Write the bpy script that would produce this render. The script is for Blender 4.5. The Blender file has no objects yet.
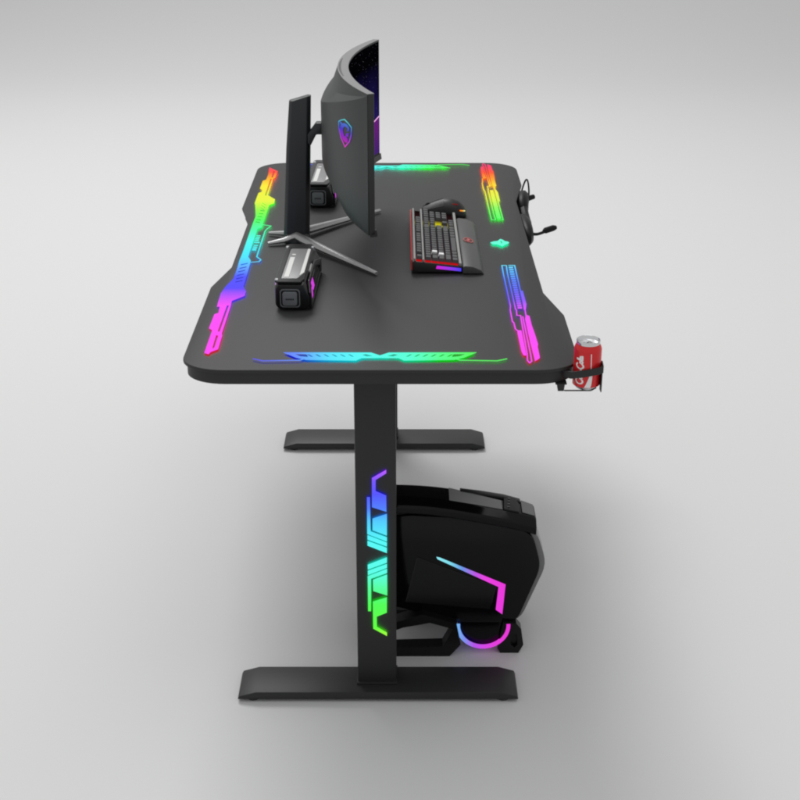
import bpy, bmesh, math, random
from mathutils import Vector, Matrix
from mathutils.geometry import delaunay_2d_cdt
random.seed(7)
scene = bpy.context.scene
COL = scene.collection
H = 0.6977                      # height of the desk surface in metres
R = math.radians

# ------------------------------------------------------------------ outlines of the light art, in metres
S_left_shape = [[(-0.3024, 1.3838), (-0.2775, 1.3446), (-0.279, 1.2781), (-0.2828, 1.2712), (-0.282, 1.1116), (-0.2617, 1.075), (-0.2611, 1.042), (-0.2702, 1.0284), (-0.2712, 1.0257), (-0.2714, 0.8768), (-0.2709, 0.8445), (-0.2797, 0.8329), (-0.2794, 0.6299), (-0.2714, 0.6047), (-0.2708, 0.591), (-0.2691, 0.4945), (-0.2688, 0.4403), (-0.2612, 0.412), (-0.2606, 0.3881), (-0.282, 0.3589), (-0.2808, 0.3333), (-0.2799, 0.1867), (-0.278, 0.1759), (-0.2772, 0.1118), (-0.2884, 0.0988), (-0.2908, 0.0887), (-0.2984, 0.0944), (-0.2989, 0.2022), (-0.3059, 0.2132), (-0.3054, 0.2843), (-0.2988, 0.291), (-0.3007, 0.3265), (-0.3058, 0.3265), (-0.3067, 0.3493), (-0.3077, 0.4), (-0.3033, 0.4403), (-0.2939, 0.486), (-0.2933, 0.542), (-0.2946, 0.6047), (-0.2937, 0.6555), (-0.2939, 0.8768), (-0.2934, 0.9311), (-0.3036, 1.0257), (-0.3065, 1.042), (-0.3063, 1.1315), (-0.2991, 1.1431), (-0.3, 1.1634), (-0.3067, 1.1751), (-0.3066, 1.2472), (-0.2992, 1.2595), (-0.2987, 1.3063)], [(-0.2898, 1.27), (-0.2857, 1.2687), (-0.2854, 1.1076), (-0.2895, 1.1099)], [(-0.2893, 1.3479), (-0.2843, 1.3414), (-0.2844, 1.2781), (-0.2886, 1.2812)], [(-0.2881, 0.3333), (-0.2842, 0.3333), (-0.2847, 0.1944), (-0.2885, 0.196)], [(-0.289, 0.179), (-0.2849, 0.1759), (-0.2844, 0.1176), (-0.2876, 0.1132)], [(-0.2894, 1.042), (-0.2886, 1.0464), (-0.2773, 1.0246), (-0.2779, 1.0192)], [(-0.2898, 1.0219), (-0.2891, 1.0262), (-0.2778, 1.0048), (-0.2784, 0.9994)], [(-0.2897, 1.0021), (-0.2889, 1.0064), (-0.2777, 0.9851), (-0.2784, 0.9799)], [(-0.2876, 0.974), (-0.2882, 0.9841), (-0.2775, 0.9803), (-0.277, 0.9702)], [(-0.2882, 0.949), (-0.2888, 0.9589), (-0.2782, 0.9552), (-0.2776, 0.9453)], [(-0.2885, 0.9244), (-0.2891, 0.9342), (-0.2786, 0.9305), (-0.278, 0.9207)], [(-0.289, 0.9001), (-0.2896, 0.9098), (-0.2792, 0.9062), (-0.2786, 0.8965)], [(-0.2891, 0.8804), (-0.2897, 0.8899), (-0.2793, 0.8863), (-0.2787, 0.8768)], [(-0.2885, 0.5712), (-0.2892, 0.5802), (-0.276, 0.5901), (-0.2752, 0.582)], [(-0.2885, 0.5481), (-0.2892, 0.557), (-0.2761, 0.5668), (-0.2753, 0.5587)], [(-0.2889, 0.5267), (-0.2896, 0.5354), (-0.2766, 0.5451), (-0.2758, 0.5372)], [(-0.2883, 0.5039), (-0.2889, 0.5124), (-0.2761, 0.5219), (-0.2752, 0.5142)], [(-0.2879, 0.4827), (-0.2886, 0.4911), (-0.2758, 0.5005), (-0.275, 0.4928)], [(-0.2869, 0.4638), (-0.2876, 0.4722), (-0.2749, 0.4814), (-0.2741, 0.4738)]]
S_left_mag = [(-0.2723, 0.8638), (-0.2518, 0.8533), (-0.2594, 0.8271), (-0.2614, 0.8128), (-0.2616, 0.6299), (-0.2512, 0.6097), (-0.2538, 0.5972), (-0.271, 0.5928)]
S_left_ticks = [[(-0.2765, 0.7817), (-0.268, 0.7806), (-0.2678, 0.7756), (-0.2763, 0.7767)], [(-0.2765, 0.7695), (-0.2679, 0.7684), (-0.2678, 0.7634), (-0.2763, 0.7645)], [(-0.277, 0.7584), (-0.2685, 0.7573), (-0.2684, 0.7524), (-0.2768, 0.7535)], [(-0.2772, 0.7474), (-0.2687, 0.7463), (-0.2686, 0.7414), (-0.277, 0.7425)], [(-0.2768, 0.7322), (-0.2652, 0.7311), (-0.2651, 0.7262), (-0.2766, 0.7273)], [(-0.2752, 0.7106), (-0.2668, 0.7096), (-0.2667, 0.7047), (-0.275, 0.7058)], [(-0.2756, 0.6989), (-0.2673, 0.6978), (-0.2671, 0.6931), (-0.2754, 0.6941)], [(-0.2758, 0.6883), (-0.2675, 0.6873), (-0.2673, 0.6825), (-0.2756, 0.6836)], [(-0.2758, 0.6789), (-0.2675, 0.6778), (-0.2674, 0.6731), (-0.2756, 0.6741)]]
S_r_left = [(0.2484, 0.5721), (0.2394, 0.5721), (0.2388, 0.5245), (0.2386, 0.3302), (0.2366, 0.3078), (0.2359, 0.2478), (0.2378, 0.2407), (0.2384, 0.2092), (0.241, 0.2006)]
S_r_leftblob = [(0.2406, 0.202), (0.2483, 0.2006), (0.247, 0.0859), (0.2455, 0.0821), (0.242, 0.0843), (0.2402, 0.1016), (0.2403, 0.1768)]
S_r_mid = [(0.2484, 0.5721), (0.247, 0.5245), (0.2467, 0.3115), (0.2478, 0.3078), (0.2465, 0.2791), (0.2532, 0.2783), (0.2488, 0.089), (0.247, 0.0595), (0.2493, 0.0488), (0.2537, 0.0564), (0.2546, 0.089), (0.2565, 0.2729)]
S_r_right = [(0.2526, 0.5721), (0.2651, 0.5721), (0.2648, 0.5245), (0.2638, 0.3647), (0.2639, 0.3078), (0.263, 0.2783)]
S_r_rblob = [(0.2629, 0.282), (0.2691, 0.274), (0.2689, 0.2266), (0.2703, 0.1904), (0.2708, 0.1701), (0.2714, 0.1338), (0.2698, 0.1208), (0.2688, 0.0734), (0.2672, 0.0687), (0.2593, 0.0573), (0.2588, 0.1436), (0.2598, 0.2603)]
S_r_sideblob = [(0.2644, 0.416), (0.2686, 0.414), (0.269, 0.3378), (0.2657, 0.3115), (0.2618, 0.3096)]
S_r_lad = [[(0.2523, 0.5623), (0.2611, 0.5623), (0.2607, 0.5552), (0.2519, 0.5552)], [(0.2522, 0.5478), (0.261, 0.5478), (0.2606, 0.5408), (0.2518, 0.5408)], [(0.2521, 0.5335), (0.2609, 0.5335), (0.2605, 0.5266), (0.2517, 0.5266)], [(0.2521, 0.5193), (0.2608, 0.5193), (0.2604, 0.5124), (0.2517, 0.5124)], [(0.252, 0.5053), (0.2607, 0.5053), (0.2603, 0.4985), (0.2516, 0.4985)], [(0.2519, 0.4914), (0.2606, 0.4914), (0.2602, 0.4846), (0.2515, 0.4846)], [(0.2519, 0.4776), (0.2605, 0.4776), (0.2601, 0.4709), (0.2515, 0.4709)], [(0.2518, 0.464), (0.2604, 0.464), (0.26, 0.4573), (0.2514, 0.4573)], [(0.2517, 0.4504), (0.2603, 0.4504), (0.2599, 0.4439), (0.2514, 0.4439)], [(0.2517, 0.4371), (0.2601, 0.4371), (0.2598, 0.4305), (0.2513, 0.4305)], [(0.2516, 0.4238), (0.26, 0.4238), (0.2597, 0.4173), (0.2512, 0.4173)], [(0.2515, 0.4106), (0.2599, 0.4106), (0.2596, 0.4043), (0.2512, 0.4043)], [(0.2515, 0.3976), (0.2598, 0.3976), (0.2595, 0.3913), (0.2511, 0.3913)], [(0.2514, 0.3847), (0.2597, 0.3847), (0.2594, 0.3784), (0.251, 0.3784)], [(0.2513, 0.3719), (0.2596, 0.3719), (0.2593, 0.3657), (0.251, 0.3657)], [(0.2513, 0.3593), (0.2595, 0.3593), (0.2592, 0.3531), (0.2509, 0.3531)], [(0.2512, 0.3467), (0.2594, 0.3467), (0.2591, 0.3406), (0.2509, 0.3406)], [(0.2512, 0.3343), (0.2593, 0.3343), (0.259, 0.3282), (0.2508, 0.3282)], [(0.2511, 0.3219), (0.2592, 0.3219), (0.2589, 0.316), (0.2507, 0.316)]]
S_diamond = [[(0.2255, 0.7287), (0.2329, 0.7367), (0.2416, 0.7396), (0.2485, 0.7542), (0.253, 0.7494), (0.2575, 0.7385), (0.2637, 0.7349), (0.2658, 0.7277), (0.2627, 0.7215), (0.2558, 0.7144), (0.2487, 0.7026), (0.2449, 0.7097), (0.2396, 0.7169), (0.2296, 0.718)], [(0.2469, 0.7396), (0.2501, 0.7396), (0.2516, 0.7295), (0.2488, 0.7194), (0.2479, 0.7295)]]
S_n_shape = [[(-0.0003, 0.0817), (0.0148, 0.095), (0.1634, 0.0959), (0.1411, 0.0727), (0.124, 0.0628), (0.0402, 0.0601), (0.031, 0.0709), (-0.0001, 0.0718), (-0.0312, 0.0709), (-0.0401, 0.0601), (-0.124, 0.0628), (-0.1414, 0.0727), (-0.1643, 0.0959), (-0.0157, 0.095)], [(0.0099, 0.0794), (0.0233, 0.089), (0.0318, 0.0854), (0.0217, 0.0772)], [(-0.0104, 0.0794), (-0.0241, 0.089), (-0.0324, 0.0854), (-0.0221, 0.0772)], [(0.1232, 0.089), (0.1453, 0.0895), (0.1347, 0.0785), (0.121, 0.0745)], [(-0.124, 0.089), (-0.146, 0.0895), (-0.1351, 0.0785), (-0.1214, 0.0745)], [(0.0419, 0.0758), (0.0504, 0.0881), (0.0555, 0.0881), (0.047, 0.0758)], [(-0.0423, 0.0758), (-0.0511, 0.0881), (-0.0562, 0.0881), (-0.0473, 0.0758)], [(0.0557, 0.0758), (0.0643, 0.0881), (0.0694, 0.0881), (0.0608, 0.0758)], [(-0.0561, 0.0758), (-0.065, 0.0881), (-0.0701, 0.0881), (-0.0611, 0.0758)], [(0.0695, 0.0758), (0.0782, 0.0881), (0.0833, 0.0881), (0.0746, 0.0758)], [(-0.0699, 0.0758), (-0.0789, 0.0881), (-0.084, 0.0881), (-0.075, 0.0758)], [(0.0834, 0.0758), (0.0921, 0.0881), (0.0971, 0.0881), (0.0884, 0.0758)], [(-0.0837, 0.0758), (-0.0928, 0.0881), (-0.0978, 0.0881), (-0.0888, 0.0758)], [(0.0972, 0.0758), (0.1059, 0.0881), (0.111, 0.0881), (0.1022, 0.0758)], [(-0.0975, 0.0758), (-0.1066, 0.0881), (-0.1117, 0.0881), (-0.1026, 0.0758)], [(0.111, 0.0758), (0.1198, 0.0881), (0.1249, 0.0881), (0.116, 0.0758)], [(-0.1113, 0.0758), (-0.1205, 0.0881), (-0.1256, 0.0881), (-0.1164, 0.0758)]]
S_n_tail = [[(0.121, 0.0727), (0.1339, 0.061), (0.1957, 0.0579), (0.2131, 0.0673)], [(-0.1212, 0.0727), (-0.1339, 0.061), (-0.1956, 0.0579), (-0.2132, 0.0673)]]
S_leg = [[(0.0092, 0.4779), (0.0092, 0.4712), (-0.0096, 0.4581), (-0.0098, 0.4357), (0.009, 0.4269), (0.0093, 0.3942), (-0.0167, 0.4035), (-0.0163, 0.4618)], [(-0.0158, 0.3802), (0.01, 0.3899), (0.0098, 0.3456), (-0.016, 0.3567)], [(-0.0255, 0.4237), (-0.0199, 0.4237), (-0.0194, 0.3541), (0.0098, 0.3418), (0.0098, 0.3335), (-0.0255, 0.349)], [(-0.0251, 0.3464), (0.0098, 0.3309), (0.0097, 0.3232), (-0.0252, 0.3376)], [(-0.0252, 0.3345), (0.0097, 0.32), (0.0097, 0.3094), (-0.0253, 0.325)]]
S_leg_mid = 0.3048
S_pc_side = [(0.0144, 0.3096), (0.1244, 0.3042), (0.2109, 0.2906), (0.2883, 0.2714), (0.3084, 0.1948), (0.2642, 0.0665), (0.1476, 0.0677), (0.0261, 0.1037), (0.0138, 0.1054)]
S_pc_out = [(0.0144, 0.3312), (0.1241, 0.3231), (0.2345, 0.3015), (0.2974, 0.2851), (0.3195, 0.1965), (0.2716, 0.0665), (0.1476, 0.0665), (0.0261, 0.1014), (0.0138, 0.1054)]
S_pc_inner = [(0.0665, 0.2172), (0.2221, 0.1513), (0.2112, 0.0996), (0.0443, 0.1158)]
S_pc_led = [(0.1043, 0.2178), (0.1111, 0.2161), (0.24, 0.1558), (0.2357, 0.0881), (0.2226, 0.0985), (0.2265, 0.1507), (0.1063, 0.2133)]
S_pc_arc = [(0.1972, 0.0716), (0.1469, 0.0716), (0.1986, 0.0166)]
S_pc_foot = [(0.0261, 0.08), (0.0778, 0.0962), (0.1446, 0.073), (0.1538, 0.0274), (0.132, -0.0082), (0.0136, 0.0085), (0.0138, 0.0765)]
S_pc_hole = [(0.0394, 0.0672), (0.0927, 0.0783), (0.1384, 0.0637), (0.118, 0.0321), (0.0494, 0.0297)]
S_pc_foot2 = [(0.2428, 0.06), (0.2738, 0.0565), (0.2798, 0.014), (0.2689, -0.0039), (0.2293, 0.008)]
S_pc_foot2h = [(0.2541, 0.0483), (0.2671, 0.0471), (0.2681, 0.0199), (0.2618, 0.014), (0.2528, 0.0258)]
S_pc_topridge = [(396, 0.026, 0.317), (442, 0.115, 0.308), (517, 0.261, 0.292)]
S_pc_panel = [[(0.1287, 0.3478), (0.2329, 0.3235), (0.2338, 0.2941), (0.1292, 0.3137)], [(0.1304, 0.3269), (0.2363, 0.3022), (0.2373, 0.2722), (0.1309, 0.2922)]]

# ------------------------------------------------------------------ helpers
def lin(c):
    c = c/255.0
    return c/12.92 if c <= 0.04045 else ((c+0.055)/1.055)**2.4
def rgb(r, g, b): return (lin(r), lin(g), lin(b), 1.0)

def new_mat(name):
    m = bpy.data.materials.new(name); m.use_nodes = True
    nt = m.node_tree
    return m, nt, nt.nodes['Principled BSDF']

def mat(name, col, rough=0.5, metal=0.0, spec=0.5, bump=0.0, bscale=300.0, vary=0.0, coat=0.0):
    m, nt, p = new_mat(name)
    p.inputs['Base Color'].default_value = (*col[:3], 1) if not isinstance(col, float) else (col, col, col, 1)
    p.inputs['Roughness'].default_value = rough
    p.inputs['Metallic'].default_value = metal
    p.inputs['Specular IOR Level'].default_value = spec
    p.inputs['Coat Weight'].default_value = coat
    p.inputs['Coat Roughness'].default_value = 0.05
    if bump or vary:
        tc = nt.nodes.new('ShaderNodeTexCoord')
        nz = nt.nodes.new('ShaderNodeTexNoise'); nz.inputs['Scale'].default_value = bscale
        nz.inputs['Detail'].default_value = 3
        nt.links.new(tc.outputs['Object'], nz.inputs['Vector'])
        if bump:
            b = nt.nodes.new('ShaderNodeBump'); b.inputs['Strength'].default_value = bump
            b.inputs['Distance'].default_value = 0.001
            nt.links.new(nz.outputs['Fac'], b.inputs['Height'])
            nt.links.new(b.outputs['Normal'], p.inputs['Normal'])
        if vary:
            mr = nt.nodes.new('ShaderNodeMapRange')
            mr.inputs['To Min'].default_value = rough - vary; mr.inputs['To Max'].default_value = rough + vary
            nt.links.new(nz.outputs['Fac'], mr.inputs['Value'])
            nt.links.new(mr.outputs['Result'], p.inputs['Roughness'])
    return m

def glow(name, stops, axis, origin, strength):
    """emission whose colour runs along one axis; stops = [(world coordinate, (r,g,b))], origin = origin of the thing"""
    m, nt, p = new_mat(name)
    nt.nodes.remove(p)
    out = nt.nodes['Material Output']
    em = nt.nodes.new('ShaderNodeEmission'); em.inputs['Strength'].default_value = strength
    nt.links.new(em.outputs['Emission'], out.inputs['Surface'])
    if len(stops) == 1:
        em.inputs['Color'].default_value = rgb(*stops[0][1]); return m
    stops = sorted(stops)
    lo, hi = stops[0][0], stops[-1][0]
    tc = nt.nodes.new('ShaderNodeTexCoord'); sx = nt.nodes.new('ShaderNodeSeparateXYZ')
    mr = nt.nodes.new('ShaderNodeMapRange')
    mr.inputs['From Min'].default_value = lo-origin['XYZ'.index(axis)]; mr.inputs['From Max'].default_value = hi-origin['XYZ'.index(axis)]
    rp = nt.nodes.new('ShaderNodeValToRGB')
    nt.links.new(tc.outputs['Object'], sx.inputs[0]); nt.links.new(sx.outputs[axis], mr.inputs['Value'])
    nt.links.new(mr.outputs['Result'], rp.inputs['Fac']); nt.links.new(rp.outputs['Color'], em.inputs['Color'])
    el = rp.color_ramp.elements
    for i, (s, c) in enumerate(stops):
        t = (s-lo)/(hi-lo)
        e = el[0] if i == 0 else (el[len(el)-1] if i == len(stops)-1 else el.new(t))
        e.position = t; e.color = rgb(*c)
    return m

def saturated(stops, k=0.35):
    """the deeper colour that leaves the edge of a lit acrylic inlay"""
    o = []
    for s, c in stops:
        mx, mn = max(c), min(c)
        o.append((s, tuple(max(0, mx-(mx-v)*(1.0+k)*mx/max(1, mx-mn)) if mx > mn else v for v in c)))
    return o

def thing(name, label, cat, loc=(0, 0, 0), rz=0.0, group=None):
    o = bpy.data.objects.new(name, None); COL.objects.link(o)
    o.location = loc; o.rotation_euler = (0, 0, rz); o.empty_display_size = 0.05
    o['label'] = label; o['category'] = cat
    if group: o['group'] = group
    return o

def base_of(o):
    v = Vector((0, 0, 0))
    while o is not None:
        v += Vector(o.location); o = o.parent
    return v

def obj(name, bm, mats, parent=None, bevel=0.0, seg=2, smooth=35, local=False, bangle=30):
    """bm is in world axes; vertices are moved so that the origin is that of the thing"""
    if bevel:
        bm.normal_update()
        es = [e for e in bm.edges if len(e.link_faces) == 2 and e.calc_face_angle(0) > R(bangle)]
        bmesh.ops.bevel(bm, geom=es, offset=bevel, segments=seg, profile=0.6, affect='EDGES', clamp_overlap=True)
    if parent is not None and not local:
        bmesh.ops.translate(bm, verts=bm.verts, vec=-base_of(parent))
    me = bpy.data.meshes.new(name)
    bm.normal_update(); bm.to_mesh(me); bm.free()
    for m in (mats if isinstance(mats, (list, tuple)) else [mats]): me.materials.append(m)
    if smooth:
        me.polygons.foreach_set('use_smooth', [True]*len(me.polygons))
        me.set_sharp_from_angle(angle=R(smooth))
    o = bpy.data.objects.new(name, me); COL.objects.link(o)
    if parent is not None: o.parent = parent
    return o

def BM(): return bmesh.new()

def add_box(bm, x0, x1, y0, y1, z0, z1, top=1.0, mi=0):
    cx, cy = (x0+x1)/2, (y0+y1)/2
    vs = []
    for z, k in ((z0, 1.0), (z1, top)):
        for x, y in ((x0, y0), (x1, y0), (x1, y1), (x0, y1)):
            vs.append(bm.verts.new((cx+(x-cx)*k, cy+(y-cy)*k, z)))
    for f in ((3, 2, 1, 0), (4, 5, 6, 7), (0, 1, 5, 4), (1, 2, 6, 5), (2, 3, 7, 6), (3, 0, 4, 7)):
        bm.faces.new([vs[i] for i in f]).material_index = mi

def area2(p): return sum(p[i][0]*p[(i+1) % len(p)][1]-p[(i+1) % len(p)][0]*p[i][1] for i in range(len(p)))/2

def add_prism(bm, pts, plane, a, b, mi=0, shift=(0, 0)):
    """extrude a polygon: plane 'xy' along z, 'xz' along y, 'yz' along x, from a to b; shift moves the b end in-plane"""
    def P(p, w):
        return {'xy': (p[0], p[1], w), 'xz': (p[0], w, p[1]), 'yz': (w, p[0], p[1])}[plane]
    va = [bm.verts.new(P(p, a)) for p in pts]
    vb = [bm.verts.new(P((p[0]+shift[0], p[1]+shift[1]), b)) for p in pts]
    fs = [bm.faces.new(va), bm.faces.new(vb[::-1])]
    n = len(pts)
    for i in range(n):
        fs.append(bm.faces.new((va[(i+1) % n], va[i], vb[i], vb[(i+1) % n])))
    for f in fs: f.material_index = mi
    bmesh.ops.recalc_face_normals(bm, faces=fs)
    return fs

def add_loft(bm, rings, cap=True, closed=True, mi=0):
    vr = [[bm.verts.new(p) for p in r] for r in rings]
    fs = []
    for a, b in zip(vr, vr[1:]):
        n = len(a)
        for i in range(n if closed else n-1):
            j = (i+1) % n
            fs.append(bm.faces.new((a[i], a[j], b[j], b[i])))
    if cap and closed:
        fs.append(bm.faces.new(vr[0][::-1])); fs.append(bm.faces.new(vr[-1]))
    for f in fs: f.material_index = mi
    bmesh.ops.recalc_face_normals(bm, faces=fs)
    return fs

def add_tube(bm, pts, rad, seg=10, flat=1.0):
    pts = [Vector(p) for p in pts]
    rads = rad if isinstance(rad, (list, tuple)) else [rad]*len(pts)
    rings = []
    for i, p in enumerate(pts):
        t = (pts[min(i+1, len(pts)-1)]-pts[max(i-1, 0)]).normalized()
        up = Vector((0, 0, 1)) if abs(t.z) < 0.95 else Vector((1, 0, 0))
        s = t.cross(up).normalized(); u = s.cross(t).normalized()
        rings.append([p+(s*math.cos(k*2*math.pi/seg)+u*flat*math.sin(k*2*math.pi/seg))*rads[i] for k in range(seg)])
    return add_loft(bm, rings)

def add_lathe(bm, prof, c, seg=40, mi=0):
    """prof = [(radius, z)] about the vertical through c"""
    rings = [[(c[0]+r*math.cos(k*2*math.pi/seg), c[1]+r*math.sin(k*2*math.pi/seg), c[2]+z) for k in range(seg)] for r, z in prof]
    return add_loft(bm, rings, cap=True, mi=mi)

def smooth_path(pts, n=8):
    """Catmull-Rom through the points"""
    pts = [Vector(p) for p in pts]; out = []
    for i in range(len(pts)-1):
        p0, p1, p2, p3 = pts[max(i-1, 0)], pts[i], pts[i+1], pts[min(i+2, len(pts)-1)]
        for k in range(n):
            t = k/n
            out.append(0.5*((2*p1)+(p2-p0)*t+(2*p0-5*p1+4*p2-p3)*t*t+(3*p1-p0-3*p2+p3)*t**3))
    out.append(pts[-1]); return out

def stroke(pts, w, closed=False):
    """outline of a line of width w with mitred corners"""
    P = [Vector(p).to_2d() if len(p) > 2 else Vector(p) for p in pts]
    n = len(P); L, Rr = [], []
    for i in range(n):
        if closed: a, b = P[i-1], P[(i+1) % n]
        else: a, b = P[max(i-1, 0)], P[min(i+1, n-1)]
        d1 = (P[i]-a).normalized() if (P[i]-a).length > 1e-9 else (b-P[i]).normalized()
        d2 = (b-P[i]).normalized() if (b-P[i]).length > 1e-9 else d1
        nn = (Vector((-d1.y, d1.x))+Vector((-d2.y, d2.x)))
        nn = nn.normalized() if nn.length > 1e-6 else Vector((-d1.y, d1.x))
        k = max(0.5, nn.dot(Vector((-d1.y, d1.x))))
        L.append(P[i]+nn*(w/2/k)); Rr.append(P[i]-nn*(w/2/k))
    if closed: return [[tuple(q) for q in L], [tuple(q) for q in Rr]]
    return [[tuple(q) for q in L]+[tuple(q) for q in Rr[::-1]]]

def inside(p, loops):
    n = 0
    for lp in loops:
        for i in range(len(lp)):
            (x0, y0), (x1, y1) = lp[i-1][:2], lp[i][:2]
            if (y0 > p[1]) != (y1 > p[1]) and p[0] < x0+(p[1]-y0)*(x1-x0)/(y1-y0): n += 1
    return n % 2 == 1

def add_flat(bm, shapes, th, mapf, step=0.00004):
    """plates with holes: every shape = [outer, hole, ...]; mapf(u, v, w) -> xyz; the back face gets material 1"""
    for si, loops in enumerate(shapes):
        T = th+si*step
        pts, eds = [], []
        for lp in loops:
            k = len(pts); n = len(lp)
            pts += [Vector((q[0]*100, q[1]*100)) for q in lp]; eds += [(k+i, k+(i+1) % n) for i in range(n)]
        V, E, F = delaunay_2d_cdt(pts, eds, [], 0, 1e-5)[:3]
        lp100 = [[(q[0]*100, q[1]*100) for q in lp] for lp in loops]
        F = [f for f in F if inside(sum((V[i] for i in f), Vector((0, 0)))/len(f), lp100)]
        lo = [bm.verts.new(mapf(v.x/100, v.y/100, 0.0)) for v in V]; up = [bm.verts.new(mapf(v.x/100, v.y/100, T)) for v in V]
        cnt = {}; new = []
        for f in F:
            for i in range(len(f)): cnt[(f[i], f[(i+1) % len(f)])] = 1
        for f in F:
            t_ = bm.faces.new([up[i] for i in f]); t_.material_index = 0; new.append(t_)
            t_ = bm.faces.new([lo[i] for i in reversed(f)]); t_.material_index = 1; new.append(t_)
        for (i, j) in cnt:
            if (j, i) not in cnt:
                t_ = bm.faces.new((lo[i], lo[j], up[j], up[i])); t_.material_index = 0; new.append(t_)
        bmesh.ops.delete(bm, geom=[v for v in lo+up if not v.link_faces], context='VERTS')
        bmesh.ops.recalc_face_normals(bm, faces=new)

# ------------------------------------------------------------------ materials
M = {}
M['floor'] = mat('studio_floor', (0.60, 0.60, 0.60), 0.65, spec=0.25)
M['board'] = mat('carbon_board', (0.034, 0.034, 0.034), 0.52, spec=0.16, bump=0.05, bscale=900, vary=0.04)
M['board_edge'] = mat('board_edge', (0.022, 0.022, 0.022), 0.5, spec=0.35)
M['steel'] = mat('powder_steel', (0.017, 0.017, 0.017), 0.48, spec=0.4, bump=0.06, bscale=1200)
M['rubber'] = mat('rubber', (0.03, 0.03, 0.03), 0.8)
M['gloss'] = mat('gloss_black', (0.003, 0.003, 0.0034), 0.08, spec=0.20)
M['satin'] = mat('satin_black', (0.006, 0.006, 0.0065), 0.30, spec=0.28)
M['mark_black'] = mat('matte_black', (0.004, 0.004, 0.004), 0.7, spec=0.2)  # black of the small lettering on the speaker knob
M['smoke'] = mat('smoked_panel', (0.0055, 0.0055, 0.006), 0.18, spec=0.26)
M['front'] = mat('front_grey', (0.15, 0.15, 0.153), 0.28)
M['inlay'] = mat('reflection_grey', (0.19, 0.19, 0.193), 0.28)  # grey of the reflection painted onto the tower's black hood
M['spk'] = mat('speaker_black', (0.005, 0.005, 0.0055), 0.30, spec=0.35)
M['shell'] = mat('monitor_shell', (0.040, 0.043, 0.043), 0.48, spec=0.35, bump=0.03, bscale=900)
M['bezel'] = mat('monitor_bezel', (0.018, 0.019, 0.019), 0.42)
M['rim'] = mat('monitor_rim', (0.16, 0.16, 0.16), 0.45)
M['column'] = mat('stand_column', (0.013, 0.015, 0.017), 0.42)
M['stand'] = mat('stand_metal', (0.34, 0.34, 0.34), 0.40, metal=0.6)
M['plastic'] = mat('black_plastic', (0.012, 0.012, 0.013), 0.38)
M['silver'] = mat('silver_plate', (0.20, 0.20, 0.20), 0.42, metal=0.35)
M['stripe'] = mat('white_stripe', (0.62, 0.62, 0.60), 0.5)
M['knob'] = mat('knob_grey', (0.12, 0.13, 0.14), 0.4)
M['key'] = mat('key_cap', (0.045, 0.045, 0.048), 0.40)
M['key_white'] = mat('key_cap_white', (0.75, 0.75, 0.75), 0.45)
M['rail'] = mat('keyboard_rail', (0.30, 0.30, 0.29), 0.42, metal=0.4)
M['redside'] = mat('keyboard_red_side', (0.46, 0.035, 0.03), 0.4)
M['rest'] = mat('wrist_rest', (0.050, 0.050, 0.050), 0.5)
M['red_print'] = mat('red_print', (0.42, 0.08, 0.075), 0.5)
M['mouse'] = mat('mouse_shell', (0.009, 0.009, 0.009), 0.42, spec=0.3)
M['head'] = mat('headset_plastic', (0.007, 0.007, 0.0075), 0.42, spec=0.15)
M['pad'] = mat('ear_pad', (0.006, 0.006, 0.006), 0.7, spec=0.2)
M['canred'] = mat('can_red', (0.64, 0.014, 0.018), 0.30, metal=0.15, spec=0.5)
M['can_white'] = mat('can_white', (0.82, 0.82, 0.82), 0.35)
M['alu'] = mat('aluminium', (0.72, 0.73, 0.74), 0.26, metal=0.95)
M['alu_dark'] = mat('aluminium_recess', (0.25, 0.25, 0.25), 0.4, metal=0.9)

# ------------------------------------------------------------------ setting: studio floor running up into a backdrop
def sheet(name, prof, x0, x1, m):
    bm = BM(); n = 24
    g = [[bm.verts.new((x0+(x1-x0)*i/n, y, z)) for i in range(n+1)] for y, z in prof]
    for a, b in zip(g, g[1:]):
        for i in range(n): bm.faces.new((a[i], a[i+1], b[i+1], b[i]))
    o = obj(name, bm, m, smooth=80); o['kind'] = 'structure'; return o
Y_END, RAD_B = 6.3, 6.5
sheet('floor', [(-6+(Y_END+6)*i/26, 0.0) for i in range(27)], -11, 11, M['floor'])
sheet('backdrop', [(Y_END+RAD_B*math.sin(t), RAD_B-RAD_B*math.cos(t)) for t in [R(55)*k/24 for k in range(25)]], -11, 11, M['floor'])

# ------------------------------------------------------------------ gaming desk
DO = (0, 0.72, 0)
desk = thing('gaming_desk', 'black T-legged gaming desk with rainbow light strips inlaid in its top and leg', 'desk', DO)

def arc(cx, cy, rx, ry, a0, a1, n=10):
    return [(cx+rx*math.cos(R(a0+(a1-a0)*k/n)), cy+ry*math.sin(R(a0+(a1-a0)*k/n))) for k in range(n+1)]
outline = (arc(-0.257, 0.0855, 0.076, 0.060, 270, 180) + [(-0.333, 0.447), (-0.307, 0.572), (-0.307, 0.896), (-0.333, 1.013)]
           + arc(-0.259, 1.374, 0.074, 0.074, 180, 90) + arc(0.259, 1.374, 0.074, 0.074, 90, 0)
           + [(0.333, 1.225), (0.308, 1.075), (0.308, 0.415), (0.334, 0.290)] + arc(0.258, 0.0855, 0.076, 0.060, 0, -90))
def inset(poly, d):
    a = area2(poly); n = len(poly); out = []
    for i in range(n):
        p, q, r_ = Vector(poly[i-1]), Vector(poly[i]), Vector(poly[(i+1) % n])
        d1, d2 = (q-p).normalized(), (r_-q).normalized()
        s = 1 if a > 0 else -1
        n1, n2 = Vector((-d1.y, d1.x))*s, Vector((-d2.y, d2.x))*s
        m_ = (n1+n2).normalized(); k = max(0.5, m_.dot(n1))
        out.append(tuple(q+m_*(d/k)))
    return out
bm = BM()
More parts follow.
